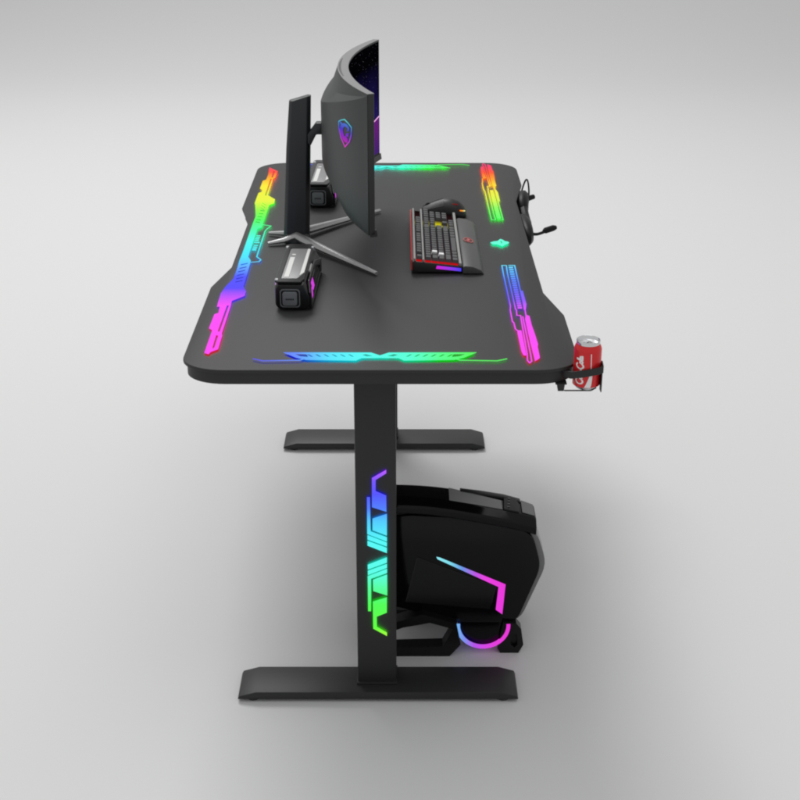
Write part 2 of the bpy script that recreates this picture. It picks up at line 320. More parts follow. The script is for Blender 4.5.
TP = 0.0062       # the top plate overhangs the core below it by a centimetre
prof = [(inset(outline, 0.0075), H-0.0285), (inset(outline, 0.0062), H-0.0272), (inset(outline, 0.0062), H-TP-0.0003), (inset(outline, 0.0006), H-TP), (outline, H-TP+0.0008), (outline, H-0.0012), (inset(outline, 0.0005), H-0.0004), (inset(outline, 0.0015), H)]
fs = add_loft(bm, [[(x, y, z) for x, y in pl] for pl, z in prof])
for f in bm.faces:
    f.normal_update()
    if abs(f.normal.z) < 0.3: f.material_index = 1
tabletop = obj('tabletop', bm, [M['board'], M['board_edge']], desk, smooth=30)

FOOT_Z = 0.022
def desk_leg(y0, y1, fy0, fy1, lit):
    bm = BM(); add_box(bm, -0.0463, 0.0268, y0, y1, FOOT_Z+0.0012, H-0.0286)
    leg = obj('leg', bm, M['steel'], desk, bevel=0.003)
    bm = BM(); add_box(bm, -0.0483, 0.0288, y0-0.004, y1+0.012, FOOT_Z, FOOT_Z+0.005)
    obj('base_plate', bm, M['steel'], leg, bevel=0.0012)
    bm = BM()
    za, zm, zt = 0.006, 0.013, FOOT_Z
    add_prism(bm, [(-0.2735, za), (0.2575, za), (0.2545, zm), (0.2240, zt), (-0.2385, zt), (-0.2700, zm)], 'xz', fy0, fy1)
    ft = obj('foot', bm, M['steel'], desk, bevel=0.0018)
    for px in (-0.245, 0.229):
        for py in (fy0+0.016, fy1-0.016):
            bm = BM(); add_lathe(bm, [(0.012, 0), (0.0125, 0.004), (0.0115, 0.0062)], (px, py, 0), 20)
            obj('rubber_pad', bm, M['rubber'], ft)
    return leg
leg_near = desk_leg(0.100, 0.142, 0.072, 0.156, True)
desk_leg(1.195, 1.237, 1.160, 1.250, False)
bm = BM()
for y in (0.085, 1.170): add_box(bm, -0.24, 0.24, y+0.015, y+0.075, H-0.039, H-0.0287)
for x in (-0.036, 0.016): add_box(bm, x-0.014, x+0.014, 0.151, 1.184, H-0.046, H-0.0289)
obj('underframe', bm, M['steel'], desk, bevel=0.002)

# light art: thin acrylic plates standing a few millimetres proud of the board and lit from behind, so that they also shine on the board round them
TOP = lambda u, v, w: (u, v, H+0.0029+w)
def inlay(shapes, stops, axis, mapf=TOP, th=0.0008, parent=desk, edge=10.5, face=1.0, name='light_strip', back=None):
    bm = BM(); add_flat(bm, shapes, th, mapf)
    o = base_of(parent)
    return obj(name, bm, [glow(name+'_face', stops, axis, o, face), glow(name+'_back', back or saturated(stops), axis, o, edge)], parent, smooth=0)
lw = 0.0022
left_stops = [(0.100, (255, 84, 250)), (0.33, (255, 90, 250)), (0.385, (190, 90, 255)), (0.43, (98, 86, 255)), (0.50, (90, 95, 255)), (0.56, (110, 175, 255)), (0.63, (85, 235, 255)),
              (0.74, (90, 255, 245)), (0.82, (90, 255, 180)), (0.90, (95, 255, 110)), (0.98, (150, 250, 85)), (1.06, (235, 250, 80)), (1.20, (255, 240, 70)), (1.28, (255, 175, 60)), (1.335, (255, 95, 75)), (1.40, (255, 75, 120))]
inlay([S_left_shape]+[stroke(S_left_mag, lw)]+[[t] for t in S_left_ticks], left_stops, 'Y', back=[(0.09, (255, 40, 30)), (0.22, (240, 30, 120)), (0.36, (90, 60, 255)), (0.5, (60, 60, 255)), (0.62, (40, 120, 255)), (0.76, (40, 255, 190)), (0.9, (40, 255, 60)), (1.10, (70, 250, 30)), (1.22, (255, 150, 20)), (1.30, (255, 60, 40)), (1.41, (255, 30, 70))])
YC = 0.737
def mirror(p): return [(x, 2*YC-y) for x, y in p]
near_r = [stroke(S_r_left, lw), [S_r_leftblob], stroke(S_r_mid, lw), stroke(S_r_right, lw), [S_r_rblob], [S_r_sideblob]]
rs = [(0.05, (255, 84, 250)), (0.27, (250, 88, 250)), (0.32, (215, 95, 255)), (0.36, (150, 98, 255)), (0.42, (108, 112, 255)), (0.48, (98, 140, 255)), (0.53, (100, 190, 255)), (0.575, (110, 225, 255))]
inlay(near_r+[[t] for t in S_r_lad], rs, 'Y', back=[(0.05, (255, 40, 30)), (0.18, (250, 30, 110)), (0.28, (140, 40, 220)), (0.38, (50, 50, 255)), (0.576, (40, 110, 255))])
far_r = [stroke(mirror(S_r_left), lw), [mirror(S_r_leftblob)], stroke(mirror(S_r_mid), lw), stroke(mirror(S_r_right), lw), [mirror(S_r_rblob)], [mirror(S_r_sideblob)]]
lo, hi = mirror(S_r_lad[0]), mirror(S_r_lad[-1])
far_r.append([[lo[0], lo[1], hi[2], hi[3]]])
fs_ = [(0.90, (95, 255, 120)), (1.00, (150, 255, 110)), (1.08, (225, 250, 85)), (1.19, (255, 235, 70)), (1.26, (255, 170, 55)), (1.33, (255, 95, 65)), (1.41, (255, 70, 130))]
inlay(far_r, fs_, 'Y')
inlay([S_diamond], [(0, (110, 255, 220))], 'X', name='light_emblem')
ns = [(-0.215, (98, 88, 235)), (-0.14, (110, 150, 255)), (-0.08, (95, 235, 255)), (-0.02, (95, 255, 245)), (0.05, (95, 255, 215)), (0.10, (95, 255, 150)), (0.15, (95, 250, 105)), (0.21, (95, 245, 100))]
tails = [stroke(t, lw) for t in S_n_tail]
inlay([S_n_shape]+tails, ns, 'X')
inlay([[mirror(l) for l in S_n_shape]]+[stroke(mirror(t), lw) for t in S_n_tail], ns, 'X')
# the leg's art, built once for the upper half and mirrored for the lower half
LY = 0.100
LEGF = lambda u, v, w: (u, LY-0.0030-w, v)
zm2 = 2*S_leg_mid
shapes = [[p] for p in S_leg]+[[[(x, zm2-z) for x, z in p]] for p in S_leg]
ls = [(0.125, (190, 255, 60)), (0.15, (100, 255, 70)), (0.20, (85, 255, 90)), (0.235, (90, 255, 160)), (0.27, (95, 255, 235)), (0.335, (90, 250, 250)), (0.375, (85, 205, 255)), (0.40, (85, 130, 255)), (0.43, (88, 88, 255)), (0.455, (120, 90, 255)), (0.477, (190, 95, 255))]
inlay(shapes, ls, 'Z', LEGF, parent=leg_near, name='light_panel')

# cup holder screwed under the near right corner
CX, CY, CZ = 0.3455, 0.050, 0.6600
bm = BM()
add_prism(bm, [(0.2945, H-0.0287), (0.3085, H-0.0287), (0.307, CZ-0.004), (0.297, CZ-0.004)], 'xz', 0.034, 0.037)
add_box(bm, 0.293, 0.312, 0.0375, 0.07, H-0.0317, H-0.0288)
cup = obj('cup_holder', bm, M['steel'], desk, bevel=0.0007)
bm = BM()
add_box(bm, 0.3075, 0.352, 0.034, 0.0365, CZ-0.0042, CZ-0.0022)
add_prism(bm, [(0.3523, CZ-0.0042), (0.3523, CZ-0.0022), (0.3610, CZ+0.0030), (0.3610, CZ+0.0010)], 'xz', 0.034, 0.0365)
add_box(bm, 0.331, 0.362, 0.048, 0.056, CZ-0.0042, CZ-0.0022)
add_box(bm, 0.3490, 0.3520, 0.0367, 0.0478, CZ-0.0042, CZ-0.0024)
obj('tray', bm, M['steel'], cup, bevel=0.0004, seg=1)
bm = BM()
def band(path, z0f, z1f, t):
    P = [Vector(p) for p in path]; rings = []
    for i, p in enumerate(P):
        d = (P[min(i+1, len(P)-1)]-P[max(i-1, 0)]).normalized(); n = Vector((-d.y, d.x))
        a, b = p+n*t, p-n*t; z0, z1 = z0f(i), z1f(i)
        rings.append([(a.x, a.y, z0), (b.x, b.y, z0), (b.x, b.y, z1), (a.x, a.y, z1)])
    return rings
path = [(0.306, 0.0440), (0.318, 0.0320), (0.338, 0.0245), (0.363, 0.0240), (0.3690, 0.0265), (0.3705, 0.05), (0.369, 0.064), (0.362, 0.076), (0.347, 0.082), (0.320, 0.092), (0.305, 0.092)]
zt = [0.6900, 0.6920, 0.6975, 0.7030, 0.7045, 0.7040, 0.7000, 0.6980, 0.6950, 0.6910, 0.6890]
add_loft(bm, band(path, lambda i: zt[i]-0.0125, lambda i: zt[i], 0.0008))
add_box(bm, 0.3675, 0.3692, 0.030, 0.044, CZ-0.004, 0.6950)
obj('strap', bm, M['steel'], cup, bevel=0.0)

# headset hook under the right edge
bm = BM(); add_tube(bm, smooth_path([(0.29, 1.10, H-0.029), (0.312, 1.10, H-0.030), (0.326, 1.10, H-0.030), (0.330, 1.10, H-0.024)], 4), 0.004, 8)
obj('headset_hook', bm, M['steel'], desk)

# ------------------------------------------------------------------ soda can
can = thing('soda_can', 'small red and white soda can held in the cup holder at the desk corner', 'soda can', (CX, CY, CZ-0.002))
RC, HC = 0.0230, 0.0850
zb = CZ-0.002
bm = BM(); add_lathe(bm, [(0.0150, 0.0008), (0.0165, 0.0), (0.0180, 0.0012), (0.0195, 0.0035), (0.0216, 0.0048), (RC, 0.0065)], (CX, CY, zb), 48)
obj('base_rim', bm, M['alu'], can, smooth=60)
bm = BM(); add_lathe(bm, [(RC, 0.0065), (RC, 0.0690), (0.0226, 0.0710), (0.0217, 0.0735), (0.0200, 0.0770), (0.0194, 0.0783)], (CX, CY, zb), 64)
obj('body', bm, M['canred'], can, smooth=60)
bm = BM(); add_lathe(bm, [(0.0186, 0.0781), (0.0193, 0.0785), (0.0195, 0.0805), (0.0197, 0.0840), (0.0190, HC), (0.0180, HC-0.0008), (0.0170, HC-0.0050), (0.0160, HC-0.0060)], (CX, CY, zb), 64)
lid = obj('lid', bm, M['alu'], can, smooth=40)
bm = BM()
add_prism(bm, [(CX+0.0105*math.cos(t)*0.55+0.001, CY+0.0105*math.sin(t)-0.004) for t in [k*math.pi/12 for k in range(24)]], 'xy', zb+HC-0.0060, zb+HC-0.0052)
obj('opening_panel', bm, M['alu_dark'], lid)
bm = BM()
tab = [(CX-0.004+0.0042*math.cos(t), CY+0.003+0.0075*math.sin(t)) for t in [k*math.pi/10 for k in range(20)]]
add_flat(bm, [[tab, [(CX-0.004+0.0022*math.cos(t), CY+0.006+0.0028*math.sin(t)) for t in [k*math.pi/6 for k in range(12)]]]], 0.0009, lambda u, v, w: (u, v, zb+HC-0.0048+w))
obj('pull_tab', bm, M['alu'], lid, smooth=0)
# lettering and ribbon wrapped round the can; the word runs up the side
def wrap(a, z, r): return (CX+r*math.cos(a), CY+r*math.sin(a), zb+z)
VW = R(-90)                    # the camera's side of the can
def wrapped_patch(bm, left, right, r, n=6):
    vs = [[bm.verts.new(wrap(l[0]+(q[0]-l[0])*k/n, l[1]+(q[1]-l[1])*k/n, r)) for k in range(n+1)] for l, q in zip(left, right)]
    for a, b in zip(vs, vs[1:]):
        for k in range(n): bm.faces.new((a[k], a[k+1], b[k+1], b[k]))
bm = BM()
# a white script word, rebuilt from strokes: loops of the big capital at the bottom, small letters above
def script(bm, pts, w, a0, s, z0, r, n=6):
    """pts in word space (along, across): along = up the can, across = to the left round the can"""
    P = smooth_path([(p[0], p[1], 0) for p in pts], n)
    st = stroke([(q.x, q.y) for q in P], 1.0) if False else None
    L, Q = [], []
    for i, q in enumerate(P):
        d = (P[min(i+1, len(P)-1)]-P[max(i-1, 0)]).normalized(); nn = Vector((-d.y, d.x, 0))
        ww = w*(0.65+0.55*abs(d.x))
        for S, sg in ((L, 1), (Q, -1)):
            t = q+nn*(sg*ww/2)
            S.append((a0-t.y*s/RC, z0+t.x*s))
    wrapped_patch(bm, L, Q, r)
SC = 0.0062
def cap_c(o): return [(o+1.5, 1.35), (o+1.15, 1.75), (o+0.55, 1.6), (o+0.1, 0.9), (o+0.15, 0.1), (o+0.7, -0.35), (o+1.3, -0.05), (o+1.65, 0.45)]
def let_o(o): return [(o+0.75, 0.62), (o+0.35, 0.66), (o+0.12, 0.30), (o+0.30, -0.06), (o+0.62, 0.0), (o+0.78, 0.34), (o+0.60, 0.62)]
def let_c(o): return [(o+0.68, 0.52), (o+0.40, 0.68), (o+0.12, 0.34), (o+0.30, -0.04), (o+0.72, 0.06)]
def let_a(o): return [(o+0.66, 0.56), (o+0.34, 0.66), (o+0.12, 0.30), (o+0.28, -0.04), (o+0.60, 0.16), (o+0.70, 0.64), (o+0.68, 0.1), (o+0.95, 0.0)]
def let_l(o): return [(o+0.12, 0.2), (o+0.55, 0.9), (o+0.58, 1.55), (o+0.36, 1.6), (o+0.22, 0.8), (o+0.24, 0.05), (o+0.55, -0.02)]
word = [cap_c(0), let_o(1.45), let_c(2.25), let_a(3.0), [(3.95, 0.32), (4.35, 0.38)], cap_c(4.35), let_o(5.8), let_l(6.6), let_a(7.15)]
for w_ in word: script(bm, w_, 0.42, VW-0.50, SC, 0.0125, RC+0.00012)
obj('lettering', bm, M['can_white'], can, smooth=0)
bm = BM()
# white ribbon that sweeps from the bottom rim up the side
zz = [0.0070+0.0600*k/24 for k in range(25)]
L = [(VW-0.28+0.42*min(1, (z-0.0070)/0.026)**0.8-0.06*max(0, (z-0.036)/0.04), z) for z in zz]
Q = [(a+0.06+0.40*max(0, 1-(z-0.0070)/0.030)**0.8, z) for a, z in L]
wrapped_patch(bm, L, Q, RC+0.00010)
# the small scroll inside the big letter at the bottom
obj('ribbon', bm, M['can_white'], can, smooth=60)

# ------------------------------------------------------------------ curved monitor
MO = (-0.186, 0.742, H)
mon = thing('curved_monitor', 'curved dark grey monitor showing a starry night, on a splayed metal foot', 'monitor', MO)
MC, HW, X1, SAG = 0.7475, 0.3125, -0.0135, 0.0575
ZB, ZTOP = 0.806, 1.071
RAD = (HW*HW+SAG*SAG)/(2*SAG)
AM = math.asin(HW/RAD)
def arc_pt(u, off=0.0):
    """u in -1..1 along the screen; off = distance behind the screen surface"""
    a = AM*u; cx = X1-SAG+RAD
    return (cx-(RAD+off)*math.cos(a), MC+(RAD+off)*math.sin(a))
N = 40
US = [-1+2*k/N for k in range(N+1)]
def BD(u): return 0.0130+0.0085*(1-u*u)      # depth of the bezel
bm = BM(); add_loft(bm, [[(*arc_pt(u, 0.0), ZB), (*arc_pt(u, BD(u)), ZB), (*arc_pt(u, BD(u)), ZTOP), (*arc_pt(u, 0.0), ZTOP)] for u in US])
obj('bezel', bm, M['bezel'], mon, bevel=0.0008, seg=1, bangle=50)
bm = BM(); add_loft(bm, [[(*arc_pt(u, -0.0002), ZTOP+0.0002), (*arc_pt(u, BD(u)+0.0002), ZTOP+0.0002), (*arc_pt(u, BD(u)+0.0002), ZTOP+0.0014), (*arc_pt(u, -0.0002), ZTOP+0.0014)] for u in US])
obj('top_rim', bm, M['rim'], mon, smooth=40)
bm = BM(); add_loft(bm, [[(*arc_pt(u, -0.005), ZB-0.004), (*arc_pt(u, 0.010), ZB-0.004), (*arc_pt(u, 0.010), ZB-0.0003), (*arc_pt(u, 0.0), ZB+0.009), (*arc_pt(u, -0.003), ZB+0.009)] for u in US])
obj('bottom_bezel', bm, M['bezel'], mon, smooth=40)
# back shell: thickest in the middle, its top and bottom sloping in towards the middle
rings = []
for u in US:
    k = 1-abs(u)
    kk = 1-u*u
    t = BD(u)+0.0008+0.022*kk+0.014*k
    zt_, zb_ = ZTOP-0.002-0.072*k**0.8, ZB+0.003+0.080*k**0.6
    zl_ = ZTOP-0.0016-0.044*k**0.8
    rings.append([(*arc_pt(u, BD(u)+0.0003), ZB+0.001), (*arc_pt(u, t), zb_), (*arc_pt(u, t), zt_), (*arc_pt(u, BD(u)+0.0006+0.016*k), zl_), (*arc_pt(u, BD(u)+0.0003), ZTOP-0.0005)])
bm = BM(); add_loft(bm, rings)
shell = obj('back_shell', bm, M['shell'], mon, bevel=0.0, smooth=25)
bm = BM()
rr = []
for k in range(13):
    u = -0.42+0.62*k/12; w_ = 0.0024*math.sin(math.pi*(0.08+0.84*k/12))
    c_ = BD(u)-0.0042
    rr.append([(*arc_pt(u, c_-w_), ZTOP+0.0012), (*arc_pt(u, c_+w_), ZTOP+0.0012), (*arc_pt(u, c_+w_), ZTOP+0.0018), (*arc_pt(u, c_-w_), ZTOP+0.0018)])
add_loft(bm, rr); obj('top_vent', bm, M['bezel'], shell, smooth=0)
# screen
m, nt, p = new_mat('screen_night')
nt.nodes.remove(p)
tc = nt.nodes.new('ShaderNodeTexCoord'); sep = nt.nodes.new('ShaderNodeSeparateXYZ')
nt.links.new(tc.outputs['Object'], sep.inputs[0])
def math_n(op, a, b=None, clamp=False):
    n = nt.nodes.new('ShaderNodeMath'); n.operation = op; n.use_clamp = clamp
    for i, v in enumerate((a, b)):
        if v is None: continue
        if isinstance(v, (int, float)): n.inputs[i].default_value = v
        else: nt.links.new(v, n.inputs[i])
    return n.outputs[0]
def mix_c(fac, a, b, blend='MIX'):
    n = nt.nodes.new('ShaderNodeMix'); n.data_type = 'RGBA'; n.blend_type = blend
    for s, v in ((n.inputs['Factor'], fac), (n.inputs['A'], a), (n.inputs['B'], b)):
        if isinstance(v, (int, float)): s.default_value = v
        elif isinstance(v, tuple): s.default_value = v
        else: nt.links.new(v, s)
    return n.outputs['Result']
zz_ = math_n('ADD', sep.outputs['Z'], H)                                  # world height
yy_ = math_n('ADD', sep.outputs['Y'], MO[1])
vor = nt.nodes.new('ShaderNodeTexVoronoi'); vor.inputs['Scale'].default_value = 150
nt.links.new(tc.outputs['Object'], vor.inputs['Vector'])
star = math_n('LESS_THAN', vor.outputs['Distance'], 0.14)
wn = nt.nodes.new('ShaderNodeTexNoise'); wn.inputs['Scale'].default_value = 14
nt.links.new(tc.outputs['Object'], wn.inputs['Vector'])
sepc = nt.nodes.new('ShaderNodeSeparateColor'); nt.links.new(vor.outputs['Color'], sepc.inputs[0])
star = math_n('MULTIPLY', star, math_n('POWER', sepc.outputs[0], 3.0))
neb = math_n('MULTIPLY', math_n('SUBTRACT', 1.0, math_n('DIVIDE', math_n('SUBTRACT', zz_, 0.90), 0.125), True), math_n('MULTIPLY', wn.outputs['Fac'], 0.9), True)
sky = mix_c(neb, (0.0008, 0.0008, 0.0016, 1), (0.028, 0.018, 0.17, 1))
sky = mix_c(math_n('MULTIPLY', star, 0.26), sky, (0.75, 0.78, 0.9, 1))
edge_z = math_n('ADD', 0.882, math_n('MULTIPLY', math_n('SUBTRACT', yy_, 0.96), 0.20))
dz = math_n('SUBTRACT', zz_, edge_z)
planet = mix_c(math_n('DIVIDE', math_n('SUBTRACT', zz_, 0.81), 0.07, True), (0.03, 0.012, 0.12, 1), (0.13, 0.010, 0.15, 1))
wv = nt.nodes.new('ShaderNodeTexWave'); wv.bands_direction = 'Z'; wv.inputs['Scale'].default_value = 60; wv.inputs['Distortion'].default_value = 2.5
nt.links.new(tc.outputs['Object'], wv.inputs['Vector'])
planet = mix_c(math_n('MULTIPLY', wv.outputs['Fac'], 0.35), planet, (0.10, 0.03, 0.30, 1))
colr = mix_c(math_n('LESS_THAN', dz, 0.0), sky, planet)
colr = mix_c(math_n('LESS_THAN', math_n('ABSOLUTE', dz), 0.0016), colr, (0.95, 0.45, 0.85, 1))
em = nt.nodes.new('ShaderNodeEmission'); nt.links.new(colr, em.inputs['Color'])
nt.links.new(em.outputs[0], nt.nodes['Material Output'].inputs['Surface'])
bm = BM()
g = [[bm.verts.new((*arc_pt(u*0.99, -0.0006), z)) for z in (ZB+0.012, ZTOP-0.003)] for u in US]
for a, b in zip(g, g[1:]): bm.faces.new((a[0], b[0], b[1], a[1]))
scr = obj('screen', bm, m, mon, smooth=80)
# shield badge on the back, near half
bu, bz = -0.735, 0.984
def shell_pt(s, v, w):
    """s along the back towards the near end, v up, w out of the surface"""
    u = bu-s/(RAD*AM)
    kk = 1-u*u; k = 1-abs(u)
    x, y = arc_pt(u, BD(u)+0.0008+0.022*kk+0.014*k+0.0003+w)
    return (x, y, bz+v)
shield = [(0, 0.0260), (-0.0095, 0.0215), (-0.0165, 0.0165), (-0.0160, 0.0030), (-0.0110, -0.0120), (0, -0.0260), (0.0110, -0.0120), (0.0160, 0.0030), (0.0165, 0.0165), (0.0095, 0.0215)]
curl = smooth_path([(0.007, 0.006, 0), (0.009, 0.012, 0), (0.003, 0.016, 0), (-0.005, 0.013, 0), (-0.009, 0.005, 0), (-0.007, -0.005, 0), (-0.002, -0.012, 0), (0.003, -0.014, 0), (0.004, -0.009, 0), (0.0, -0.006, 0)], 5)
SW = 1.75
def sc_(p): return [(q[0]*SW, q[1]) for q in p]
bm = BM()
add_flat(bm, [stroke(sc_(shield), 0.0019, closed=True)], 0.0010, shell_pt)
bs = [(0.955, (245, 80, 200)), (0.974, (190, 80, 240)), (0.990, (95, 95, 240)), (1.000, (90, 170, 220)), (1.012, (120, 235, 225))]
badge = obj('shield_badge', bm, [glow('badge_outline', bs, 'Z', MO, 0.75)]*2, shell, smooth=0)
bm = BM()
cl, cr = [], []
for i, q in enumerate(curl):
    d = (curl[min(i+1, len(curl)-1)]-curl[max(i-1, 0)]).normalized(); n = Vector((-d.y, d.x, 0))
    w_ = 0.0036*math.sin(math.pi*(0.10+0.8*i/(len(curl)-1)))
    cl.append(((q+n*w_).x, (q+n*w_).y)); cr.append(((q-n*w_).x, (q-n*w_).y))
add_flat(bm, [[sc_(cl+cr[::-1])], [sc_([(-0.010, 0.012), (-0.013, 0.018), (-0.006, 0.0165)])], [sc_([(-0.0085, 0.0), (-0.0135, 0.004), (-0.012, -0.004)])], [sc_([(0.004, 0.001), (0.010, 0.004), (0.008, -0.004), (0.003, -0.005)])]], 0.0009, shell_pt)
bs2 = [(0.962, (235, 60, 190)), (0.977, (170, 60, 225)), (0.990, (95, 75, 235)), (1.002, (95, 140, 240))]
obj('crest', bm, [glow('badge_crest', bs2, 'Z', MO, 0.65)]*2, badge, smooth=0)
# stand: column, arm, two bent metal feet
bm = BM()
def col_ring(x0, x1, y0, y1, z, ch=0.007, dz0=0.0, dz1=0.0):
    return [(x0+ch, y0, z+dz0), (x1-ch, y0, z+dz1), (x1, y0+ch, z+dz1), (x1, y1-ch, z+dz1), (x1-ch, y1, z+dz1), (x0+ch, y1, z+dz0), (x0, y1-ch, z+dz0), (x0, y0+ch, z+dz0)]
add_loft(bm, [col_ring(-0.2150, -0.1620, 0.735, 0.775, H+0.010), col_ring(-0.2145, -0.1600, 0.735, 0.778, H+0.018), col_ring(-0.2035, -0.1535, 0.744, 0.776, 0.90), col_ring(-0.1950, -0.1500, 0.750, 0.776, 1.000, dz0=-0.004, dz1=0.006)])
col_ = obj('stand_column', bm, M['column'], mon, bevel=0.0016, smooth=30)
bm = BM(); add_prism(bm, [(-0.158, 0.910), (-0.158, 0.928), (-0.140, 0.952), (-0.118, 0.952), (-0.118, 0.928), (-0.140, 0.928), (-0.152, 0.905)], 'xz', 0.745, 0.768)
obj('support_arm', bm, M['column'], mon, bevel=0.002)
for pts in ([(-0.246, 0.714, H+0.006), (-0.214, 0.7235, H+0.0095), (-0.186, 0.730, H+0.017), (-0.166, 0.7075, H+0.014), (-0.10, 0.6245, H+0.010), (-0.013, 0.515, H+0.0055)],
            [(-0.250, 0.790, H+0.006), (-0.214, 0.776, H+0.0095), (-0.186, 0.768, H+0.017), (-0.166, 0.7865, H+0.014), (-0.10, 0.868, H+0.010), (-0.013, 0.972, H+0.0055)]):
    bm = BM(); add_tube(bm, pts, [0.0045, 0.0080, 0.0120, 0.0115, 0.0085, 0.0045], 8, flat=0.75)
    obj('stand_foot', bm, M['stand'], mon, smooth=50)
bm = BM(); add_lathe(bm, [(0.028, 0.0005), (0.030, 0.004), (0.029, 0.014), (0.026, 0.020)], (-0.187, 0.751, H), 24)
obj('stand_hub', bm, M['column'], mon)

# ------------------------------------------------------------------ desk speakers
def make_speaker(loc, rz, label):
    s = thing('desk_speaker', label, 'speaker', loc, rz, 'desk speakers beside the monitor stand')
    W, HT, Y0, Y1 = 0.029, 0.053, 0.0, 0.235
    # body: octagonal section, long axis front to back (local coordinates)
    bm = BM()
    def sec(y, k=1.0, top=0.0):
        return [(-W*k+0.006, y, 0.003), (W*k+0.000, y, 0.003), (W*k+0.007, y, 0.010), (W*k+0.006, y, 0.028), (W*k-0.004, y, HT-top), (-W*k+0.006, y, HT-top), (-W*k, y, HT-0.008-top), (-W*k, y, 0.010)]
    add_loft(bm, [sec(Y0, 0.94, 0.003), sec(Y0+0.006, 1.0), sec(Y1-0.006, 1.0), sec(Y1, 0.94, 0.003)])
    body = obj('body', bm, M['spk'], s, bevel=0.002, local=True)
    bm = BM(); add_box(bm, -0.0200, 0.0225, 0.022, 0.208, HT+0.0004, HT+0.0022)
    tp = obj('top_plate', bm, M['silver'], s, bevel=0.0008, local=True)
    bm = BM(); add_box(bm, -0.0145, -0.0055, 0.030, 0.150, HT+0.0023, HT+0.0029)
    add_box(bm, -0.0125, -0.0055, 0.163, 0.170, HT+0.0023, HT+0.0029)
    obj('stripe', bm, M['stripe'], tp, local=True, smooth=0)
    bm = BM(); add_prism(bm, [(0.0135, 0.040), (0.0220, 0.062), (0.0220, 0.204), (0.0150, 0.204)], 'xy', HT+0.0023, HT+0.0029)
    obj('stripe', bm, M['stripe'], tp, local=True, smooth=0)
    bm = BM(); add_prism(bm, [(0.0265, HT-0.0035), (0.0325, 0.038), (0.0337, 0.0385), (0.0280, HT-0.0015)], 'xz', 0.085, 0.128)
    obj('side_tab', bm, M['stripe'], s, local=True, smooth=0)
    # raised cage round the top plate with cut corners, and a cage on the right flank
    bm = BM()
    add_flat(bm, [[[(-0.0290, 0.006), (-0.0230, 0.000), (0.0200, 0.000), (0.0245, 0.016), (0.0245, 0.224), (0.0200, 0.234), (-0.0230, 0.234), (-0.0290, 0.226)],
                   [(-0.0190, 0.020), (0.0100, 0.020), (0.0205, 0.052), (0.0205, 0.200), (0.0170, 0.208), (-0.0170, 0.208), (-0.0190, 0.204)]]], 0.0042, lambda u, v, w: (u, v, HT-0.0004+w))
    obj('top_cage', bm, [M['spk']]*2, s, bevel=0.0008, seg=1, local=True, smooth=0)
    bm = BM()
    add_flat(bm, [[[(0.004, 0.004), (0.228, 0.004), (0.228, 0.030), (0.150, 0.050), (0.030, 0.050), (0.004, 0.034)],
                   [(0.020, 0.011), (0.200, 0.011), (0.196, 0.026), (0.140, 0.043), (0.036, 0.043), (0.014, 0.031)]]], 0.0032, lambda u, v, w: (W+0.0066+w-0.26*max(0.0, v-0.028), u, v))
    obj('side_cage', bm, [M['spk']]*2, s, bevel=0.0006, seg=1, local=True, smooth=0)
    # front: recessed frame and a square knob with rounded corners
    def rrect(cx, cz, hw, hh, r):
        o = []
        for sx, sz, a in ((1, 1, 0), (-1, 1, 90), (-1, -1, 180), (1, -1, 270)):
            o += [(cx+sx*(hw-r)+r*math.cos(R(a+t*90/5)), cz+sz*(hh-r)+r*math.sin(R(a+t*90/5))) for t in range(6)]
        return o
    bm = BM(); add_flat(bm, [[rrect(-0.001, 0.025, 0.0185, 0.0175, 0.006), rrect(-0.001, 0.025, 0.0165, 0.0155, 0.005)]], 0.0016, lambda u, v, w: (u, Y0-0.0003-w, v))
    obj('front_frame', bm, [M['knob'], M['knob']], s, local=True, smooth=0)
    bm = BM(); add_prism(bm, rrect(-0.001, 0.025, 0.0135, 0.0130, 0.0045), 'xz', Y0-0.007, Y0-0.0003)
    kn = obj('knob', bm, M['knob'], s, bevel=0.0012, local=True, bangle=60)
    bm = BM()
    for i in range(6): add_box(bm, -0.0082+i*0.0026, -0.0066+i*0.0026, Y0-0.0076, Y0-0.0071, 0.0236, 0.0262)
    obj('mark', bm, M['mark_black'], kn, local=True, smooth=0)
    # pink lit slot on the flank, two slivers
    pm = glow('slot_light', [(0, (225, 70, 235))], 'X', (0, 0, 0), 0.9)
    def flank(y, z, w):      # on the upper right chamfer between (W-.002,HT) and (W+.012,.026)
        t = (HT-z)/(HT-0.028)
        return (W-0.004+0.010*min(t, 1.05)+0.0022+w, y, z+0.0004)
    for a in ([(0.018, 0.018), (0.026, 0.034), (0.046, 0.032), (0.034, 0.019)], [(0.044, 0.026), (0.050, 0.041), (0.082, 0.040), (0.068, 0.027)]):
        bm = BM(); add_flat(bm, [[a]], 0.0008, lambda u, v, w: flank(u, v, w)); obj('slot_light', bm, [pm, pm], s, local=True, smooth=0)
    bm = BM(); add_prism(bm, [(0.016, 0.006), (0.205, 0.006), (0.205, 0.024), (0.012, 0.024)], 'yz', W+0.0060, W+0.0085)
    obj('side_vent', bm, M['plastic'], s, bevel=0.001, local=True)
    for x, y in ((-0.026, 0.012), (0.024, 0.213), (-0.026, 0.213)):
        bm = BM(); add_lathe(bm, [(0.0036, HT-0.006), (0.0036, HT+0.0040), (0.0026, HT+0.0052)], (x, y, 0), 14)
        obj('corner_bolt', bm, M['alu'], s, local=True)
    for x in (-0.016, 0.026):
        for y in (0.02, 0.2):
            bm = BM(); add_lathe(bm, [(0.006, 0.0), (0.006, 0.0035)], (x, y, 0), 14); obj('rubber_pad', bm, M['rubber'], s, local=True)
    return s
